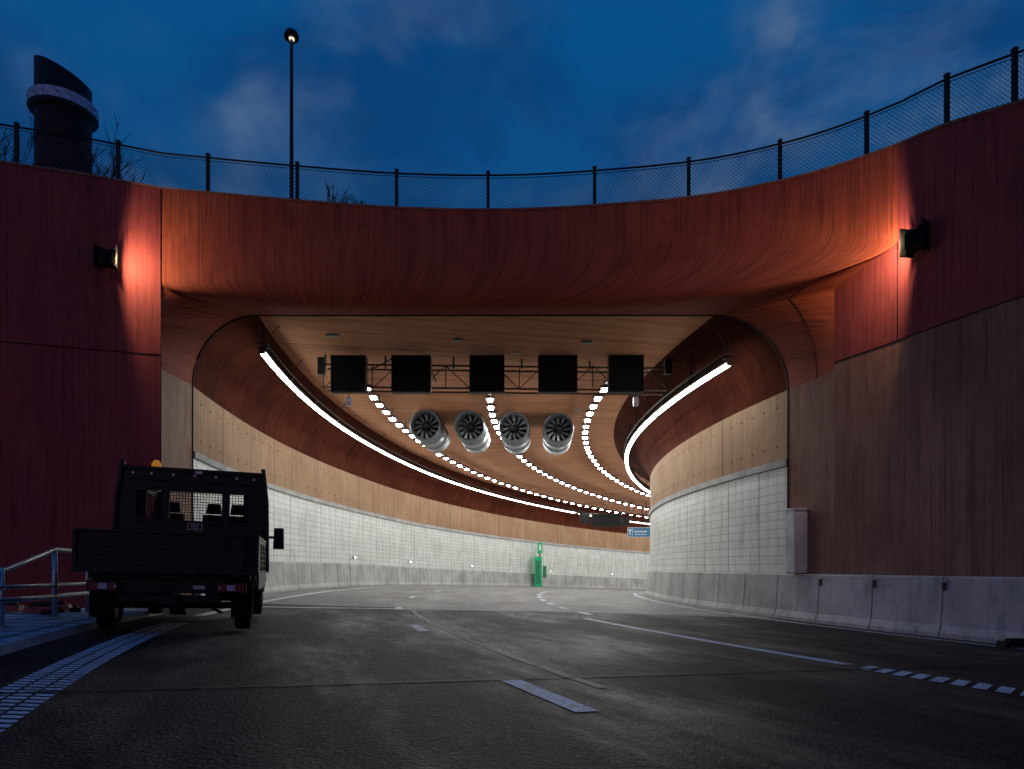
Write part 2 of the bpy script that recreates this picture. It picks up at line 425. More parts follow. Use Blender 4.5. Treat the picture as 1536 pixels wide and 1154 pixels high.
# ------------------------------------------------------------------ portal facade
fac = empty("tunnel_portal")
LW = [(-60, 4, 10.1), (-40, 7.5, 10.2), (-24, 11.4, 10.35), (-16, 13.9, 10.42), (-11.6, 15.45, 10.46), (-10, 16.0, 10.49), (-8.45, 16.45, 10.41)]
RW = [(7.27, 15.4, 8.6), (7.62, 14.5, 9.3), (7.85, 13.9, 9.89), (8.15, 13.0, 9.68), (8.42, 12.3, 9.45), (8.7, 11.57, 9.2), (9.2, 10.4, 8.85), (9.9, 9.0, 8.4), (12, 5, 7.6), (20, -6, 6.5), (40, -25, 5)]
def wing(mb, pts, zj, lower, upper):
    P = []
    for a, c in zip(pts, pts[1:]):
        for i in range(8): P.append([a[k] + (c[k] - a[k]) * i / 8 for k in range(3)])
    P.append(list(pts[-1])); U = [0]
    for a, c in zip(P, P[1:]): U.append(U[-1] + hypot(a[0] - c[0], a[1] - c[1]))
    mb.grid([[Vector((p[0], p[1], z)) for z in (-.8, zj)] for p in P], lower, [[(u, z) for z in (0, zj)] for u in U])
    mb.grid([[Vector((p[0], p[1], zj + (p[2] - zj) * k / 4)) for k in range(5)] for p in P], upper, [[(u, zj + (p[2] - zj) * k / 4) for k in range(5)] for u, p in zip(U, P)])
    return P
b = MB(); P1 = wing(b, LW, 6.4, M_red, M_red); P2 = wing(b, RW, 5.9, M_brown, M_red)
b.build("wing_walls", fac)
b = MB()
def joint(pts, w=.02, mat=M_seam): b.tube(pts, w, mat, 4)
joint([Vector((p[0] + .004, p[1] - .004, 6.4)) for p in P1], .012)
joint([Vector((p[0] - .004, p[1] - .004, 5.9)) for p in P2], .012)
joint([(-8.455, 16.445, 0), (-8.455, 16.445, 10.38)], .012)
joint([(7.846, 13.896, 5.9), (7.846, 13.896, 7.9)], .009)
b.build("construction_joints", fac)

NA, NL, NX = 16, 72, 12
T = [(-8.45,16.45,10.41),(-5.5,16.75,10.30),(-2.7,16.85,10.15),(0,16.75,10.06),(2.5,16.5,10.06),(4.6,16.1,10.06),(6.2,15.5,10.08),(7.2,14.8,10.04),(7.85,13.9,9.89)]
def catmull(pts, f):
    n = len(pts) - 1; x = f * n; i = min(int(x), n - 1); t = x - i
    g = lambda k: Vector(pts[max(0, min(n, k))])
    p1, p2 = g(i), g(i + 1); p0, p3 = g(i - 1), g(i + 2)
    if i == 0: p0 = 2 * p1 - p2
    if i == n - 1: p3 = 2 * p2 - p1
    return .5 * ((2 * p1) + (-p0 + p2) * t + (2 * p0 - 5 * p1 + 4 * p2 - p3) * t * t + (-p0 + 3 * p1 - 3 * p2 + p3) * t ** 3)
def I_at(r, h): return PT(r, thp(r), h)
cols = []; JL, JR = (-8.45, 16.45), (7.27, 15.4)
for z in [-.3, 1, 2, 3, 4, 5]: cols.append((I_at(59, z), JL, z + .36, 'j', 0))
for i in range(NA + 1):
    a = pi / 2 * i / NA; r = 59 - 1.75 * (1 - cos(a)); h = 5.7 + (CE - 5.7) * sin(a); s_ = i / NA
    cols.append((I_at(r, h), JL, 6.06 + (8.05 - 6.06) * s_, 'c', 0))
def zbull(f):
    l = 8.15 + 1.15 * sstep(f / .22); r_ = 7.95 + 1.25 * sstep((1 - f) / .25); return min(l, r_)
for i in range(0, NL + 1):
    f = i / NL; r = 57.25 + (45.8 - 57.25) * f; tp = catmull(T, f)
    cols.append((I_at(r, CE), (tp.x, tp.y), zbull(f), 'l', tp.z))
for i in range(1, NX + 1):
    s_ = i / NX; cols.append((I_at(45.8, CE), (7.85 + (JR[0] - 7.85) * s_, 13.9 + (JR[1] - 13.9) * s_), 7.95 + (7.55 - 7.95) * s_, 'c', 0))
for i in range(1, NA + 1):
    a = pi / 2 * (1 - i / NA); r = 44.05 + 1.75 * (1 - cos(a)); h = 5.7 + (CE - 5.7) * sin(a); s_ = 1 - i / NA
    cols.append((I_at(r, h), JR, 5.75 + (7.55 - 5.75) * s_, 'c', 0))
for z in [5, 4, 3, 2, 1, -.3]: cols.append((I_at(44.05, z), JR, z, 'j', 0))
NS = 16; rows = []; uvs = []; u = 0; prev = None
for (I, Tp, zb, kind, zt) in cols:
    B0 = I; d = Vector((Tp[0] - I.x, Tp[1] - I.y, 0)); B3 = Vector((Tp[0], Tp[1], zb)); dz = zb - I.z
    if kind == 'l': B1 = Vector((I.x + d.x * .55, I.y + d.y * .75, I.z - .02)); B2 = Vector((Tp[0], Tp[1], I.z + dz * .12))
    else:
        k = .45; B1 = B0.lerp(B3, .36); B2 = B0.lerp(B3, .70)
        if kind == 'c': B1.z = I.z + dz * .15; B2.z = I.z + dz * .5
    row = []
    for s_ in range(NS + 1):
        t = s_ / NS; row.append(B0 * (1-t)**3 + B1 * 3*t*(1-t)**2 + B2 * 3*t*t*(1-t) + B3 * t**3)
    if prev is not None: u += max((row[8] - prev).length, .02)
    prev = row[8].copy(); L = [0]
    for a, c in zip(row, row[1:]): L.append(L[-1] + (a - c).length)
    rows.append(row); uvs.append([(u, l) for l in L])
b = MB(); nj = 6; kc = nj + NA
zuv = lambda uu, rr: [[(q[1], p.z) for q, p in zip(a, c)] for a, c in zip(uu, rr)]
b.grid(rows[:nj + 1], M_jamb, zuv(uvs[:nj+1], rows[:nj+1]))
b.grid(rows[nj:kc + 1], M_redtop, uvs[nj:kc + 1])
b.grid(rows[kc:kc + 2 + NL], M_redtop, uvs[kc:kc + 2 + NL])
b.grid(rows[kc + 1 + NL:-nj], M_redtop, uvs[kc + 1 + NL:-nj])
b.grid(rows[-nj - 1:], M_brown, zuv(uvs[-nj-1:], rows[-nj-1:]))
fr = []; fu = []
for j in range(NL + 1):
    k = kc + 1 + j; f = j / NL; tp = catmull(T, f); zb = rows[k][-1].z
    fr.append([Vector((tp.x, tp.y, zb + (tp.z - zb) * q / 2)) for q in range(3)]); L0 = uvs[k][-1][1]
    fu.append([(uvs[k][0][0], L0 + (tp.z - zb) * q / 2) for q in range(3)])
b.grid(fr, M_redtop, fu)
b.build("fascia", fac)
b = MB()
b.tube([r[0] + Vector((0, -.012, 0)) for r in rows], .028, M_black, 6)
b.build("drip_edge", fac)
b = MB()
b.tube([rows[k][10] + Vector((-.003, -.006, -.003)) for k in range(kc + 1 + NL + NX // 2, len(rows) - nj)], .010, M_seam, 4)
b.build("corner_joints", fac)
top = [Vector(p) for p in P1[:-1]] + [fr[j][-1] for j in range(0, NL + 1, 2)] + [Vector(p) for p in P2 if p[1] < 13.88]
def off(pts, dd):
    out = []
    for i, p in enumerate(pts):
        d = pts[min(i + 1, len(pts) - 1)] - pts[max(0, i - 1)]; n = Vector((-d.y, d.x, 0)).normalized()
        out.append(p + n * dd)
    return out
b = MB()
bk = off(top, .35); fr_ = off(top, -.02)
Z = lambda pts, z: [p + Vector((0, 0, z)) for p in pts]
b.grid([list(r) for r in zip(Z(fr_, -.02), Z(fr_, .03), Z(bk, .03), Z(bk, -.9))], M_brown, sm=False)
b.build("coping", fac)

# ------------------------------------------------------------------ fence
def chainlink():
    m, nt, bs = newmat("chainlink"); tc = nd(nt, 'ShaderNodeTexCoord'); sx = nd(nt, 'ShaderNodeSeparateXYZ')
    nt.links.new(tc.outputs['UV'], sx.inputs[0])
    a = mth(nt, 'ADD', sx.outputs[0], sx.outputs[1]); c = mth(nt, 'SUBTRACT', sx.outputs[0], sx.outputs[1])
    fa = mth(nt, 'LESS_THAN', mth(nt, 'FRACT', mth(nt, 'DIVIDE', a, .095)), .12)
    fc = mth(nt, 'LESS_THAN', mth(nt, 'FRACT', mth(nt, 'DIVIDE', c, .095)), .12)
    k = mth(nt, 'MAXIMUM', fa, fc)
    tr = nd(nt, 'ShaderNodeBsdfTransparent'); mx = nd(nt, 'ShaderNodeMixShader')
    bs.inputs['Base Color'].default_value = (.02, .022, .025, 1); bs.inputs['Roughness'].default_value = .5
    nt.links.new(k, mx.inputs[0]); nt.links.new(tr.outputs[0], mx.inputs[1]); nt.links.new(bs.outputs[0], mx.inputs[2])
    nt.links.new(mx.outputs[0], nt.nodes['Material Output'].inputs['Surface']); return m
M_link = chainlink()
line = off(top, .18); b = MB()
fenc = [p for p in line if p.x > -26 and p.y > 6]
U = [0]
for a, c in zip(fenc, fenc[1:]): U.append(U[-1] + (a - c).length)
b.grid([[p, p + Vector((0, 0, .9))] for p in fenc], M_link, [[(u, 0), (u, .9)] for u in U], sm=False)
b.tube([p + Vector((0, 0, .95)) for p in fenc], .026, M_black, 6)
b.tube([p + Vector((0, 0, .88)) for p in fenc], .008, M_black, 4)
b.tube([p + Vector((0, 0, .12)) for p in fenc], .006, M_black, 4)
def at_ratio(q):
    best = min(range(len(fenc) - 1), key=lambda i: abs((fenc[i].x / fenc[i].y + fenc[i+1].x / fenc[i+1].y) / 2 - q))
    a, c = fenc[best], fenc[best + 1]; ra, rc = a.x / a.y, c.x / c.y
    t = max(0, min(1, (q - ra) / (rc - ra + 1e-9))); return a.lerp(c, t)
for q in (-.877, -.7256, -.577, -.4453, -.3145, -.169, -.035, .121, .2588, .3926, .5195, .6367, .7363, .852):
    p = at_ratio(q); h = 1.02
    b.box(p + Vector((0, 0, h / 2 - .1)), (.075, .075, h + .2), M_black)
    b.box(p + Vector((0, 0, h + .01)), (.095, .095, .02), M_black)
b.build("chainlink_fence")

# ------------------------------------------------------------------ flood lamps
def flood(name, x, y, z, n, aim, power, s_):
    e = empty(name, (x, y, z), atan2(n[1], n[0]) + pi / 2)
    mb = MB()
    mb.box((0, .10, 0), (.10, .20, .14), M_dark)
    mb.box((0, -.10, 0), (.30, .26, .34), M_black)
    for i in range(6): mb.box((-.13 + i * .052, -.245, 0), (.02, .03, .30), M_black)
    for q in (-1, 1):
        Mx = Matrix.Rotation(q * radians(14), 3, 'Z')
        mb.box((q * .20, -.12, .02), (.025, .30, .56), M_black, Mx)
        mb.box((q * .14, -.08, .21), (.10, .24, .02), M_black); mb.box((q * .14, -.08, -.17), (.10, .24, .02), M_black)
    mb.box((s_ * .165, .02, 0), (.012, .08, .2), M_warm)
    mb.tube([(.03, .04, -.10), (.05, .10, -.3), (-.04, .16, -.45)], .012, M_dark, 5)
    mb.build("housing", e, .006)
    l = bpy.data.lights.new("flood_light", 'SPOT'); l.energy = power; l.color = (1, .68, .38); l.spot_size = radians(170); l.spot_blend = .2
    l.shadow_soft_size = .08
    o = bpy.data.objects.new("flood_light", l); scene.collection.objects.link(o)
    d = (Vector(aim)).normalized(); o.rotation_euler = d.to_track_quat('-Z', 'Y').to_euler()
    p = Vector((x, y, z)) + Vector((n[0], n[1], 0)) * .46 + Vector((d.x, d.y, 0)).normalized() * .22
    o.location = p; o.parent = e; o.matrix_parent_inverse = Matrix.LocRotScale(e.location, e.rotation_euler, None).inverted()
nL = Vector((.31, -.95)).normalized(); nR = Vector((-.93, -.36)).normalized()
flood("wall_floodlight", -9.44, 15.95, 8.45, nL, (.88, .47, .0), 150, 1)
flood("wall_floodlight", 7.97, 13.32, 7.65, nR, (-.20, .98, .0), 150, -1)

# ------------------------------------------------------------------ tunnel lights
def strip(name, r, hs):
    e = empty(name); mb = MB(); T = ths(r, thp(r) + .6, 78, 75)
    mb.sweep([(r + .07, hs + .06), (r + .06, hs), (r - .06, hs), (r - .07, hs + .06)], T, M_strip, closed=False)
    mb.build("led_line", e)
    mb = MB(); T = ths(r, thp(r) + .58, 80, 150)
    mb.sweep([(r - .08, hs + .062), (r + .08, hs + .062), (r + .08, hs + .11), (r - .08, hs + .11)], T, M_tray)
    mb.sweep([(r - .13, hs + .24), (r + .13, hs + .24), (r + .13, hs + .30), (r - .13, hs + .30)], T, M_tray)
    t = T[0] + .1
    while t < 70:
        mb.tube([PT(r, t, hs + .08), PT(r, t, CE)], .022, M_tray, 5); mb.box(PT(r, t, hs + .17), (.30, .06, .05), M_tray)
        d = .9 if r > 50 else -.9
        mb.tube([PT(r, t, hs + .3), PT(r - d * .5, t, CE)], .014, M_tray, 4); t += 3.0
    t = T[0]
    while t < 70:
        mb.sweep([(r - .075, hs - .01), (r + .075, hs - .01), (r + .085, hs + .06), (r - .085, hs + .06)], [t, t + .06], M_tray); t += 1.4
    mb.build("tray_and_hangers", e)
strip("tunnel_strip_light", 57.3, 6.75); strip("tunnel_strip_light", 45.2, 6.45)
for r, y0 in ((55.1, 23.4), (50.9, 23.4), (47.1, 22.8)):
    e = empty("tunnel_ceiling_lights"); mb = MB(); ml = MB()
    t = degrees(math.asin((y0 - CY) / r)); dt = degrees(1.2 / r)
    mb.sweep([(r - .05, 7.22), (r + .05, 7.22), (r + .05, 7.28), (r - .05, 7.28)], [t - 1 + i for i in range(int(75 - t))], M_tray)
    i = 0
    while t < 66:
        p = PT(r, t, 7.13); A = Matrix.Rotation(-radians(t), 3, 'Z')
        mb.box(p + Vector((0, 0, .05)), (.32, .44, .08), M_tray, A)
        k = len(ml.v); ml.v += [tuple(p + A @ Vector(q)) for q in ((-.09, -.15, -.04), (.09, -.15, -.04), (.09, .15, -.04), (-.09, .15, -.04), (-.10, -.18, .01), (.10, -.18, .01))]
        ml.face([k, k + 3, k + 2, k + 1], M_lamp); ml.face([k + 4, k, k + 1, k + 5], M_lamp)
        if i % 2 == 0: mb.tube([PT(r, t, 7.25), PT(r, t, CE)], .015, M_tray, 4)
        t += dt; i += 1
    mb.build("housings", e); ml.build("lenses", e)
b = MB()
for t in (9.0, 16.5, 25.5, 37.5, 47):
    b.box(PT(58.86, t, 1.45), (.09, .14, .14), M_dark); b.box(PT(58.80, t, 1.45), (.04, .07, .07), M_guide)
b.build("guide_lights")

# ------------------------------------------------------------------ gantry + signs
g = empty("sign_gantry"); b = MB(); yg = 20.8
for y in (yg, yg + .5):
    for z in (7.40, 6.72): b.tube([(-5.75, y, z + .06), (4.7, y, z - .06)], .028, M_tray, 6)
n = 14
for i in range(n):
    x0 = -5.75 + i * 10.45 / n; x1 = x0 + 10.45 / n
    b.tube([(x0, yg, 7.42 if i % 2 else 6.72), (x1, yg, 6.72 if i % 2 else 7.42)], .016, M_tray, 5)
    b.tube([(x0, yg, 6.75), (x0, yg, 7.4)], .018, M_tray, 5); b.tube([(x0, yg, 7.4), (x0, yg + .5, 7.4)], .014, M_tray, 4)
for x in (-5.75, -3.9, -1.8, .3, 2.4, 4.7):
    b.tube([(x, yg + .25, 7.4), (x, yg + .25, 7.95)], .03, M_tray, 6)
for x in (-5.8, 4.75): b.box((x, yg, 7.4), (.2, .2, .5), M_dark)
b.tube([(-4.2, yg - .1, 7.3), (-3.6, yg - .1, 7.62), (-3.0, yg - .1, 7.6), (-2.5, yg - .1, 7.35), (-2.3, yg - .1, 6.9)], .02, M_black, 5)
b.build("truss", g)
M_panel = plain("led_matrix_panel", (.006, .007, .009), .6, spec=.15)
for i, x in enumerate((-4.90, -3.02, -.75, 1.37, 3.42)):
    wd = (1.05, 1.18, 1.05, 1.18, 1.05)[i]; zc = 7.07
    b = MB(); b.box((x, yg - .22, zc), (wd, .26, 1.08), M_black)
    b.box((x, yg - .355, zc), (wd - .12, .012, .96), M_panel)
    for q in (-1, 1): b.box((x + q * (wd / 2 - .02), yg - .37, zc), (.035, .06, 1.08), M_black)
    b.box((x, yg - .38, zc + .53), (wd, .08, .03), M_black)
    for q in (-.3, .3): b.tube([(x + q, yg - .1, zc + .5), (x + q, yg, 7.75)], .02, M_tray, 5)
    b.build("lane_control_sign", None, .006)
b = MB()
for x in (-4.95, 3.75): b.box((x, yg - .1, 6.3), (.14, .16, .26), M_steel); b.tube([(x, yg - .1, 6.4), (x, yg, 6.75)], .015, M_tray, 5)
b.build("signal_boxes", g)

# ------------------------------------------------------------------ jet fans
def jetfan(x, y, z):
    mb = MB(); R = .64; hd = radians(2.5); d = Vector((sin(hd), cos(hd), 0)); o = Vector((x, y, z))
    seg = 32; sx = Vector((d.y, -d.x, 0))
    def ring(rr, s_): return [o + d * s_ + (sx * cos(2*pi*k/seg) + Vector((0, 0, 1)) * sin(2*pi*k/seg)) * rr for k in range(seg + 1)]
    prof = [(.50, .9), (.52, .35), (.56, .06), (.61, 0), (R, .04), (R, .9), (R + .02, .92), (R + .02, 1.0), (R, 1.02), (R, 2.1), (R + .02, 2.12), (R + .02, 2.2), (R, 2.22), (R, 3.1), (.58, 3.14), (.5, 3.1), (.5, 2.3)]
    mb.grid([ring(a, s_) for a, s_ in prof[:4]], M_steel); mb.grid([ring(a, s_) for a, s_ in prof[3:]], M_steel)
    mb.tube([o + d * .12, o + d * .2, o + d * .35, o + d * 1.6], .2, M_dark, 20, radii=[.05, .15, .19, .2])
    mb.tube([o + d * .98, o + d * 1.0], .52, M_black, 24)
    for k in range(12):
        a = 2 * pi * k / 12; u = sx * cos(a) + Vector((0, 0, 1)) * sin(a); v = sx * -sin(a) + Vector((0, 0, 1)) * cos(a)
        q = [o + u * .17 - v * .04 + d * .42, o + u * .17 + v * .05 + d * .55, o + u * .50 + v * .10 + d * .5, o + u * .50 - v * .03 + d * .42]
        q2 = [p + d * .02 for p in q]; mb.hexa(q + q2, M_steel)
    for s_ in (.6, 2.5):
        for q in (-.42, .42):
            mb.tube([o + d * s_ + sx * q + Vector((0, 0, .45)), o + d * s_ + sx * q * 1.1 + Vector((0, 0, .86))], .03, M_tray, 5)
        mb.box(o + d * s_ + Vector((0, 0, .82)), (1.2, .1, .06), M_tray)
    mb.build("jet_fan")
for k in range(4): jetfan(-3.60 + 1.84 * k, 28.2, 7.16 - .04 * k)
b = MB(); b.tube([(-4.6, 28.6, 7.83), (2.9, 28.6, 7.7)], .03, M_tray, 5); b.build("fan_cable_conduit")

# ------------------------------------------------------------------ far tunnel signs, emergency station, cabinet
M_blue = plain("sign_blue", (.02, .16, .32), .4); M_white = plain("white_enamel", (.75, .75, .75), .4)
b = MB()
b.box((8.3, 60, 5.35), (2.6, .3, 1.1), M_black); b.box((6.4, 60.1, 5.5), (.9, .3, .9), M_black); b.box((10.0, 60.1, 5.25), (.7, .3, .7), M_black)
b.tube([(5.5, 60.3, 6.0), (12.4, 60.3, 5.9)], .05, M_tray, 6)
for x in (6, 8.3, 11.5): b.tube([(x, 60.3, 5.9), (x, 60.3, 6.8)], .04, M_tray, 5)
b.build("overhead_tunnel_sign", None, .01)
b = MB(); bx = 10.6
b.box((bx, 57, 4.15), (1.9, .08, .8), M_white); b.box((bx, 56.955, 4.15), (1.84, .02, .74), M_blue)
b.box((bx - .75, 56.94, 4.15), (.08, .01, .42), M_white); b.box((bx - .75, 56.938, 4.34), (.28, .01, .08), M_white)
b.box((bx - .56, 56.93, 4.15), (.03, .02, .74), M_white)
for k in range(9): b.box((bx - .42 + k * .13, 56.94, 4.22), (.07, .012, .14 + .04 * (k % 2)), M_white)
b.box((bx + .15, 56.94, 3.98), (1.0, .012, .05), M_white)
b.tube([(bx - .6, 57.1, 4.5), (bx - .6, 57.1, 6.8)], .04, M_tray, 5); b.tube([(bx + .6, 57.1, 4.5), (bx + .6, 57.1, 6.8)], .04, M_tray, 5)
b.build("blue_direction_sign", None, .006)
pe = PT(58.4, 35.0, 0); zz = pe.z
b = MB()
b.box((pe.x, pe.y, zz + 1.3), (.62, .8, 2.6), M_green); b.box((pe.x - .02, pe.y - .41, zz + 1.25), (.4, .02, 2.0), plain("booth_door", (.02, .22, .12), .4))
b.box((pe.x + .15, pe.y, zz + 3.35), (.42, .5, .9), M_green); b.tube([(pe.x + .15, pe.y, zz + 2.6), (pe.x + .15, pe.y, zz + 3.0)], .06, M_dark, 6)
b.box((pe.x + .15, pe.y - .26, zz + 3.4), (.18, .02, .5), M_white); b.box((pe.x + .55, pe.y - .1, zz + 1.3), (.3, .4, 1.0), plain("hydrant_box", (.02, .2, .1), .5))
b.build("emergency_station", None, .02)
M_cab = grey_concrete("cabinet_grey", (.78, .80, .78), stain=.3)
A = Matrix.Rotation(.22, 3, 'Z')
b = MB(); b.box((6.90, 16.45, 1.9), (.46, .34, 1.5), M_cab, A); b.box(Vector((6.90, 16.45, 1.9)) + A @ Vector((0, -.175, 0)), (.36, .012, 1.36), M_cab, A)
b.box(Vector((6.90, 16.45, 1.9)) + A @ Vector((.13, -.19, 0)), (.03, .03, .16), M_dark, A); b.box((6.90, 16.45, 2.67), (.52, .40, .04), M_cab, A)
b.build("electrical_cabinet", None, .01)
b = MB(); p = Vector((7.95, 10.75, 0)); p.z = ground_at(p.x, p.y)
b.box(p + Vector((0, 0, .05)), (.5, .22, .1), M_rub); b.box(p + Vector((0, 0, .12)), (.3, .14, .05), M_rub); b.build("rubber_sign_foot", None, .01)

# ------------------------------------------------------------------ chimney
b = MB(); cx, cy, R = -14.65, 22.3, .80; seg = 48
def ringz(rr, zf): return [Vector((cx + rr * cos(2*pi*k/seg), cy + rr * sin(2*pi*k/seg), zf(cos(2*pi*k/seg)))) for k in range(seg + 1)]
topf = lambda c: 17.32 - .36 * c
M_chim = plain("weathered_steel_flue", (.016, .009, .012), .6, .2, .5, 1.5, .3)
b.grid([ringz(R, lambda c: 9.3), ringz(R, lambda c: 13), ringz(R, lambda c: 16), ringz(R, topf), ringz(R - .06, topf), ringz(R - .06, lambda c: 14)], M_chim)
M_coll = plain("collar_steel", (.36, .46, .62), .5, .2)
b.grid([ringz(R, lambda c: 16.02), ringz(R + .19, lambda c: 16.04), ringz(R + .19, lambda c: 16.36), ringz(R, lambda c: 16.38)], M_coll, sm=False)
for k in range(16):
    a = 2 * pi * k / 16; b.box((cx + (R + .195) * cos(a), cy + (R + .195) * sin(a), 16.2), (.025, .025, .03), M_dark)
for zz in (11.5, 13.2, 14.9): b.grid([ringz(R + .004, lambda c: zz), ringz(R + .02, lambda c: zz + .02), ringz(R + .02, lambda c: zz + .06), ringz(R + .004, lambda c: zz + .08)], M_chim)
b.build("ventilation_chimney")

# ------------------------------------------------------------------ street lamp
b = MB(); x, y = -7.75, 24.0
b.tube([(x, y, 9.4), (x, y, 13), (x, y, 19.8)], .07, M_black, 10, radii=[.10, .08, .055])
b.tube([(x, y, 19.86), (x, y, 19.94), (x, y, 20.08), (x, y, 20.16), (x, y, 20.19)], .2, M_black, 20, radii=[.24, .26, .20, .10, .02])
b.tube([(x, y, 19.82), (x, y, 19.862)], .1, emit("post_lamp_lens", (1, .85, .65), 1.0), 16)
for a in range(3): b.tube([(x, y, 19.55), (x + .22 * cos(a * 2.1), y + .22 * sin(a * 2.1), 19.9)], .014, M_black, 4)
b.build("street_lamp")

# ------------------------------------------------------------------ shrubs
M_twig = plain("twig_bark", (.02, .016, .015), .9, spec=.1)
def shrub(x, y, z, n, hgt, spread):
    mb = MB()
    def br(p, d, l, r, lv):
        q = p + d * l * .5 + Vector((random.uniform(-1, 1), random.uniform(-1, 1), 0)) * l * .05; e_ = p + d * l
        mb.tube([p, q, e_], r, M_twig, 3, False, [r, r * .85, r * .6])
        if lv > 0:
            for k in range(random.choice((3, 3, 4))):
                dd = (d + Vector((random.uniform(-.6, .6), random.uniform(-.6, .6), random.uniform(-.1, .5)))).normalized()
                br(p.lerp(e_, random.uniform(.4, 1)), dd, l * random.uniform(.4, .62), r * .62, lv - 1)
    for i in range(n):
        d = Vector((random.uniform(-.2, .2), random.uniform(-.2, .2), 1)).normalized()
        br(Vector((x + random.uniform(-spread, spread), y + random.uniform(-.4, .4), z)), d, hgt * random.uniform(.45, .62), .024, 3)
    mb.build("bare_shrub")
shrub(-14.3, 18.9, 9.5, 10, 5.0, .55); shrub(-10.95, 18.3, 9.5, 9, 3.6, .4); shrub(-4.4, 18.2, 9.5, 9, 1.9, .9)
b = MB()
b.tube([(-10.75 + .18 * cos(t * .45), 16.0 + .05 * t * .1, 10.72 + .11 * sin(t * .45)) for t in range(16)], .035, M_dark, 6)
b.tube([(-11.0, 15.95, 10.60), (-10.4, 16.05, 10.62), (-10.15, 16.1, 10.56)], .04, M_dark, 6); b.build("drain_hose")

# ------------------------------------------------------------------ handrail
b = MB(); fw = Vector((-.285, .958, 0)); P0 = Vector((-6.50, 9.7, 0))
def gz(p, h): return Vector((p.x, p.y, ground_at(p.x, p.y) + .11 + h))
A0 = gz(P0 + fw * 1.5, .97); A1 = gz(P0, .97); A2 = Vector((-6.05, 8.1, 1.24)); A3 = Vector((-5.75, 7.0, .98))
b.tube([A0, A1 + fw * .05, A1 - fw * .05 + Vector((0, 0, -.015)), A2, A3], .034, M_steel, 10)
b.tube([A1 - Vector((0, 0, .97)), A1 + Vector((0, 0, 0))], .036, M_steel, 10); b.box(A1 - Vector((0, 0, .965)), (.16, .16, .012), M_steel)
B = gz(P0 + fw * 1.5, .97); b.tube([B - Vector((0, 0, .97)), B], .03, M_steel, 8)
for h in (.47, .31): b.tube([gz(P0 + fw * 1.6, h), gz(P0 - fw * 3, h)], .028 if h > .4 else .036, M_steel, 8)
Q = P0 - fw * 1.75; b.tube([gz(Q, 0), gz(Q, .70)], .03, M_steel, 10); b.box(gz(Q, .006), (.16, .16, .012), M_steel)
b.build("handrail")
b = MB(); M_rp = plain("red_plastic", (.28, .03, .025), .5)
for k, (x, y) in enumerate(((-7.2, 10.5), (-7.9, 10.6), (-7.5, 11.1), (-8.5, 11.0))):
    z = ground_at(x, y) + .10; b.box((x, y, z + .07), (.62, .2, .10), M_rp, Matrix.Rotation(.2 * k - .2, 3, 'Z'), (.9, .7)); b.box((x, y, z + .13), (.4, .07, .08), M_black, Matrix.Rotation(.2 * k, 3, 'Z'))
b.build("plastic_barrier_bases", None, .01)
b = MB()
for k in range(9):
    x, y = -6.3 - random.random() * 2, 9.8 + random.random() * 1.6
    b.box((x, y, ground_at(x, y) + .16), (.12 + .1 * random.random(), .1, .07), M_dark, Matrix.Rotation(random.random() * 3, 3, 'Z'))
b.build("rubble")

# ------------------------------------------------------------------ truck (local: x right, y forward, z up)
tz = .44
tr = empty("flatbed_truck", (-4.35, 8.6, tz), radians(17.3))
tr.rotation_euler = (0, radians(1.6), radians(17.3))
b = MB(); K = M_truck
b.box((0, .02, 1.05), (2.10, .035, .46), K)
for i in range(7): b.box((-.12, -.005, .885 + i * .052), (1.70, .014, .022), K)
b.box((0, -.012, 1.285), (2.12, .06, .03), K); b.box((0, -.008, .80), (2.14, .07, .05), K)
for x in (-1.04, 1.04, .86): b.box((x, -.014, 1.05), (.045, .05, .50), K)
for i in range(4): b.box((.91 + i * .032, -.012, 1.07), (.012, .02, .36), K)
for x in (-.8, -.27, .27, .8): b.box((x, -.02, .80), (.09, .06, .10), M_dark)
for x in (-1.04, 1.04):
    b.box((x, 1.0, 1.04), (.035, 1.94, .44), K); b.box((x, 1.0, 1.27), (.05, 1.94, .03), K); b.box((x, 1.0, .80), (.06, 1.98, .06), K)
    for i in range(5): b.box((x * 1.015, 1.0, .90 + i * .07), (.02, 1.8, .022), K)
    for y in (.5, 1.0, 1.5): b.box((x * 1.02, y, 1.0), (.03, .06, .40), K)
b.box((0, 1.0, .80), (2.06, 1.95, .045), K)
for y in (.3, .9, 1.5): b.box((0, y, .73), (1.9, .07, .08), K)
for x in (-.4, .4): b.box((x, 2.3, .60), (.09, 4.4, .16), K)
b.build("cargo_bed", tr, .006)
b = MB(); yb = 1.97
def quad_prism(pts, y0, y1, mat):
    b.hexa([Vector((pts[k][0], y0, pts[k][1])) for k in (0, 1)] + [Vector((pts[k][0], y1, pts[k][1])) for k in (1, 0)] +
           [Vector((pts[k][0], y0, pts[k][1])) for k in (3, 2)] + [Vector((pts[k][0], y1, pts[k][1])) for k in (2, 3)], mat)
hw = lambda z: 1.06 - .035 * max(0, z - 1.1) - .08 * max(0, z - 1.9)
def panel(x0, x1, z0, z1, y0=yb, y1=yb + .03, mat=K): quad_prism([(x0, z0), (x1, z0), (x1, z1), (x0, z1)], y0, y1, mat)
quad_prism([(-hw(.8), .8), (hw(.8), .8), (hw(1.55), 1.55), (-hw(1.55), 1.55)], yb, yb + .035, K)
quad_prism([(-hw(2.0), 2.0), (hw(2.0), 2.0), (hw(2.34), 2.34), (-hw(2.34), 2.34)], yb, yb + .035, K)
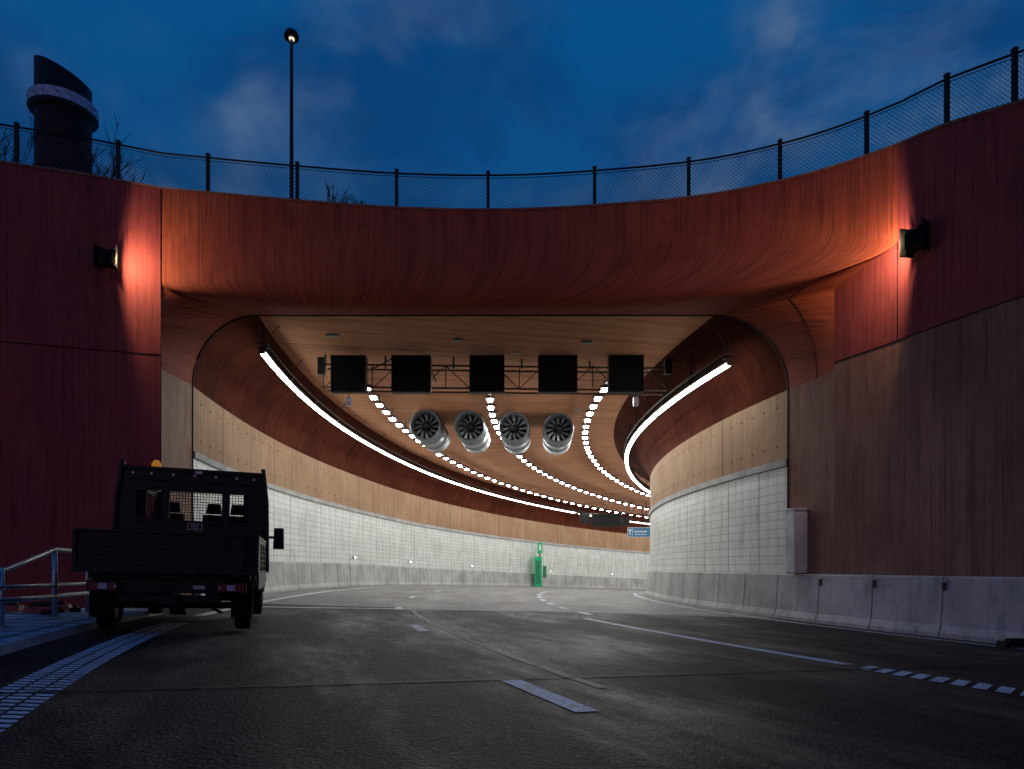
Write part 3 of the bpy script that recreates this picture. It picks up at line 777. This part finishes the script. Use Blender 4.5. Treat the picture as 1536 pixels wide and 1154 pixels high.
for a, c in ((-1, -.80), (.78, 1)):
    x0a = -hw(1.55) if a < 0 else a; x1a = c if c < .9 else hw(1.55); x0b = -hw(2.0) if a < 0 else a; x1b = c if c < .9 else hw(2.0)
    quad_prism([(x0a, 1.55), (x1a, 1.55), (x1b, 2.0), (x0b, 2.0)], yb, yb + .035, K)
for x in (-.40, .45): panel(x - .055, x + .055, 1.55, 2.0)
for q in (-1, 1):
    b.tube([(q * 1.085, yb - .02, .8), (q * 1.05, yb - .02, 1.9), (q * .985, yb - .02, 2.42)], .035, K, 8)
b.box((0, yb - .02, 2.33), (1.96, .05, .05), K); b.box((0, yb - .015, 2.17), (2.02, .03, .03), K)
b.box((0, yb - .02, 1.545), (1.7, .03, .035), K); b.box((0, yb - .02, 2.01), (1.7, .03, .035), K)
for x in [-.84 + .042 * i for i in range(40)]: b.box((x, yb + .01, 1.78), (.009, .006, .45), M_black)
for z in [1.56 + .042 * i for i in range(11)]: b.box((0, yb + .014, z), (1.64, .006, .009), M_black)
for x in (-.85, -.6, -.3, 0, .3, .6, .85): b.tube([(x, yb - .012, 2.25), (x, yb + .0, 2.25)], .022, M_steel, 10)
b.build("headboard", tr, .004)
b = MB()
b.box((.02, yb - .012, 1.47), (.21, .012, .105), M_white); b.box((.02, yb - .02, 1.47), (.19, .006, .088), M_black)
for k in range(3): b.box((.02, yb - .025, 1.445 + k * .025), (.12, .004, .008), M_steel)
b.box((.06, yb - .05, 2.30), (.10, .006, .045), M_steel); b.build("plates", tr)
b = MB(); y0, y1 = 2.12, 4.25
cw = lambda z: .96 if z < 1.5 else .96 - .16 * (z - 1.5)
def cabslab(pts8, mat=K): b.hexa([Vector(p) for p in pts8], mat)
def vert_panel_y(y, yt, x0, x1, z0, z1, t=.04):
    a = lambda x, z: (x if abs(x) < .7 else math.copysign(cw(z), x))
    f = lambda z: y + (yt - y) * (z - 1.0) / 1.2
    cabslab([(a(x0, z0), f(z0), z0), (a(x1, z0), f(z0), z0), (a(x1, z0), f(z0) + t, z0), (a(x0, z0), f(z0) + t, z0), (a(x0, z1), f(z1), z1), (a(x1, z1), f(z1), z1), (a(x1, z1), f(z1) + t, z1), (a(x0, z1), f(z1) + t, z1)])
vert_panel_y(y0, y0 + .04, -1, 1, .55, 1.50); vert_panel_y(y0, y0 + .04, -1, 1, 2.05, 2.24)
for a, c in ((-1, -.69), (.69, 1)): vert_panel_y(y0, y0 + .04, a, c, 1.50, 2.05)
vert_panel_y(y1 + .15, y1 - .55, -1, 1, .6, 1.22); vert_panel_y(y1 + .15, y1 - .55, -1, -.69, 1.22, 2.15); vert_panel_y(y1 + .15, y1 - .55, .69, 1, 1.22, 2.15)
for q in (-1, 1):
    def side(ya, yb_, z0, z1, q=q):
        cabslab([(q * cw(z0), ya, z0), (q * cw(z0), yb_, z0), (q * (cw(z0) - .05), yb_, z0), (q * (cw(z0) - .05), ya, z0), (q * cw(z1), ya, z1), (q * cw(z1), yb_, z1), (q * (cw(z1) - .05), yb_, z1), (q * (cw(z1) - .05), ya, z1)])
    side(y0, 4.4, .5, 1.5); side(y0, 2.75, 1.5, 2.2); side(2.75, 3.75, 2.03, 2.2); side(3.75, 3.86, 1.5, 2.2)
cabslab([(-.85, y0, 2.2), (.85, y0, 2.2), (.83, 3.75, 2.2), (-.83, 3.75, 2.2), (-.80, y0 + .1, 2.30), (.80, y0 + .1, 2.30), (.76, 3.6, 2.27), (-.76, 3.6, 2.27)])
cabslab([(-.95, 4.35, .4), (.95, 4.35, .4), (.9, 5.05, .4), (-.9, 5.05, .4), (-.93, 4.2, 1.28), (.93, 4.2, 1.28), (.85, 4.95, 1.0), (-.85, 4.95, 1.0)])
b.build("cab", tr, .015)
b = MB()
for x in (-.45, .18, .55):
    b.box((x, 2.95, 1.35), (.42, .14, .75), M_rub, None, (.8, .9)); b.box((x, 2.93, 1.83), (.24, .10, .17), M_rub, None, (.8, .9)); b.tube([(x - .05, 2.94, 1.7), (x - .05, 2.94, 1.8)], .01, M_steel, 5)
b.box((-.45, 3.85, 1.38), (.34, .05, .3), M_rub); b.build("seats", tr, .035)
b = MB()
for q in (1, -1):
    b.tube([(q * .95, 3.7, 1.42), (q * 1.14, 3.62, 1.42)], .025, K, 6); b.box((q * 1.20, 3.62, 1.40), (.19, .13, .38), K, None, (.85, .8))
    b.box((q * 1.20, 3.552, 1.40), (.12, .01, .27), M_dark)
b.build("mirrors", tr, .04)
b = MB(); b.tube([(-.60, 2.3, 2.28), (-.60, 2.3, 2.35)], .05, M_dark, 12)
m, nt_, bs_ = newmat("amber_lens"); bs_.inputs['Base Color'].default_value = (.8, .25, .02, 1); bs_.inputs['Emission Color'].default_value = (.9, .3, .03, 1); bs_.inputs['Emission Strength'].default_value = .3
b.tube([(-.60, 2.3, 2.35), (-.60, 2.3, 2.45), (-.60, 2.3, 2.50)], .06, m, 16, radii=[.07, .065, .03]); b.build("beacon", tr)
def wheel(x, y, R=.335, wd=.20):
    mb = MB(); prof = [(R * .6, -wd / 2), (R * .93, -wd / 2), (R, -wd / 2 + .03), (R, wd / 2 - .03), (R * .93, wd / 2), (R * .6, wd / 2)]
    rg = lambda rr, s_: [Vector((x + s_, y + rr * cos(2*pi*k/32), R + rr * sin(2*pi*k/32))) for k in range(33)]
    mb.grid([rg(a, s_) for a, s_ in prof], M_rub)
    mb.tube([(x - wd * .4, y, R), (x + wd * .4, y, R)], R * .62, M_dark, 24); mb.tube([(x - wd * .5, y, R), (x + wd * .5, y, R)], R * .2, M_dark, 12)
    for s_ in (-.05, 0, .05): mb.tube([p for p in rg(R + .002, s_)], .006, M_black, 4)
    mb.build("wheel", tr)
for x in (-.84, .84): wheel(x, .85); wheel(x * .99, 3.95)
b = MB()
b.tube([(-.8, .85, .335), (.8, .85, .335)], .05, M_dark, 10); b.tube([(-.1, .85, .335), (.1, .85, .335)], .14, M_dark, 14)
for x in (-.84, .84):
    b.box((x, .42, .42), (.27, .02, .46), M_rub); pts = [(x, .85 + .42 * cos(a), .335 + .42 * sin(a)) for a in [pi * k / 10 for k in range(11)]]
    for p, q in zip(pts, pts[1:]): b.hexa([Vector((x - .14, p[1], p[2])), Vector((x + .14, p[1], p[2])), Vector((x + .14, q[1], q[2])), Vector((x - .14, q[1], q[2])), Vector((x - .14, p[1], p[2] + .02)), Vector((x + .14, p[1], p[2] + .02)), Vector((x + .14, q[1], q[2] + .02)), Vector((x - .14, q[1], q[2] + .02))], M_black)
b.box((0, .10, .60), (1.75, .06, .16), M_black); b.box((0, .14, .45), (1.2, .10, .09), M_black)
for x in (-.45, .45): b.box((x, .2, .52), (.06, .2, .25), M_black)
b.tube([(.0, .08, .50), (0, -.04, .50), (0, -.05, .56)], .022, M_dark, 8); b.box((0, .06, .44), (.18, .06, .12), M_dark)
b.box((.55, 2.2, .5), (.5, .9, .3), M_black); b.box((-.5, 2.3, .5), (.5, .7, .3), M_black)
b.tube([(-.5, .5, .36), (-.5, 2.6, .38)], .035, M_dark, 8); b.tube([(.5, .2, .32), (.62, .12, .28)], .02, M_dark, 8)
for x in (-.3, .25): b.box((x, .5, .66), (.3, .5, .1), M_black)
b.build("underframe", tr, .006)
b = MB(); M_tl = plain("tail_lamp_red", (.16, .010, .015), .25); M_tc = plain("tail_lamp_clear", (.45, .42, .50), .25)
for q in (-1, 1):
    b.box((q * .74, .055, .60), (.36, .05, .13), M_black); b.box((q * .84, .028, .60), (.12, .02, .10), M_tl); b.box((q * .63, .028, .60), (.10, .02, .10), M_tl)
    b.box((q * .735, .022, .60), (.10, .02, .075), M_tc); b.tube([(q * .60, .02, .60), (q * .60, .012, .60)], .018, M_tc, 8)
b.box((.35, .055, .60), (.14, .02, .05), M_steel); b.build("tail_lamps", tr, .006)
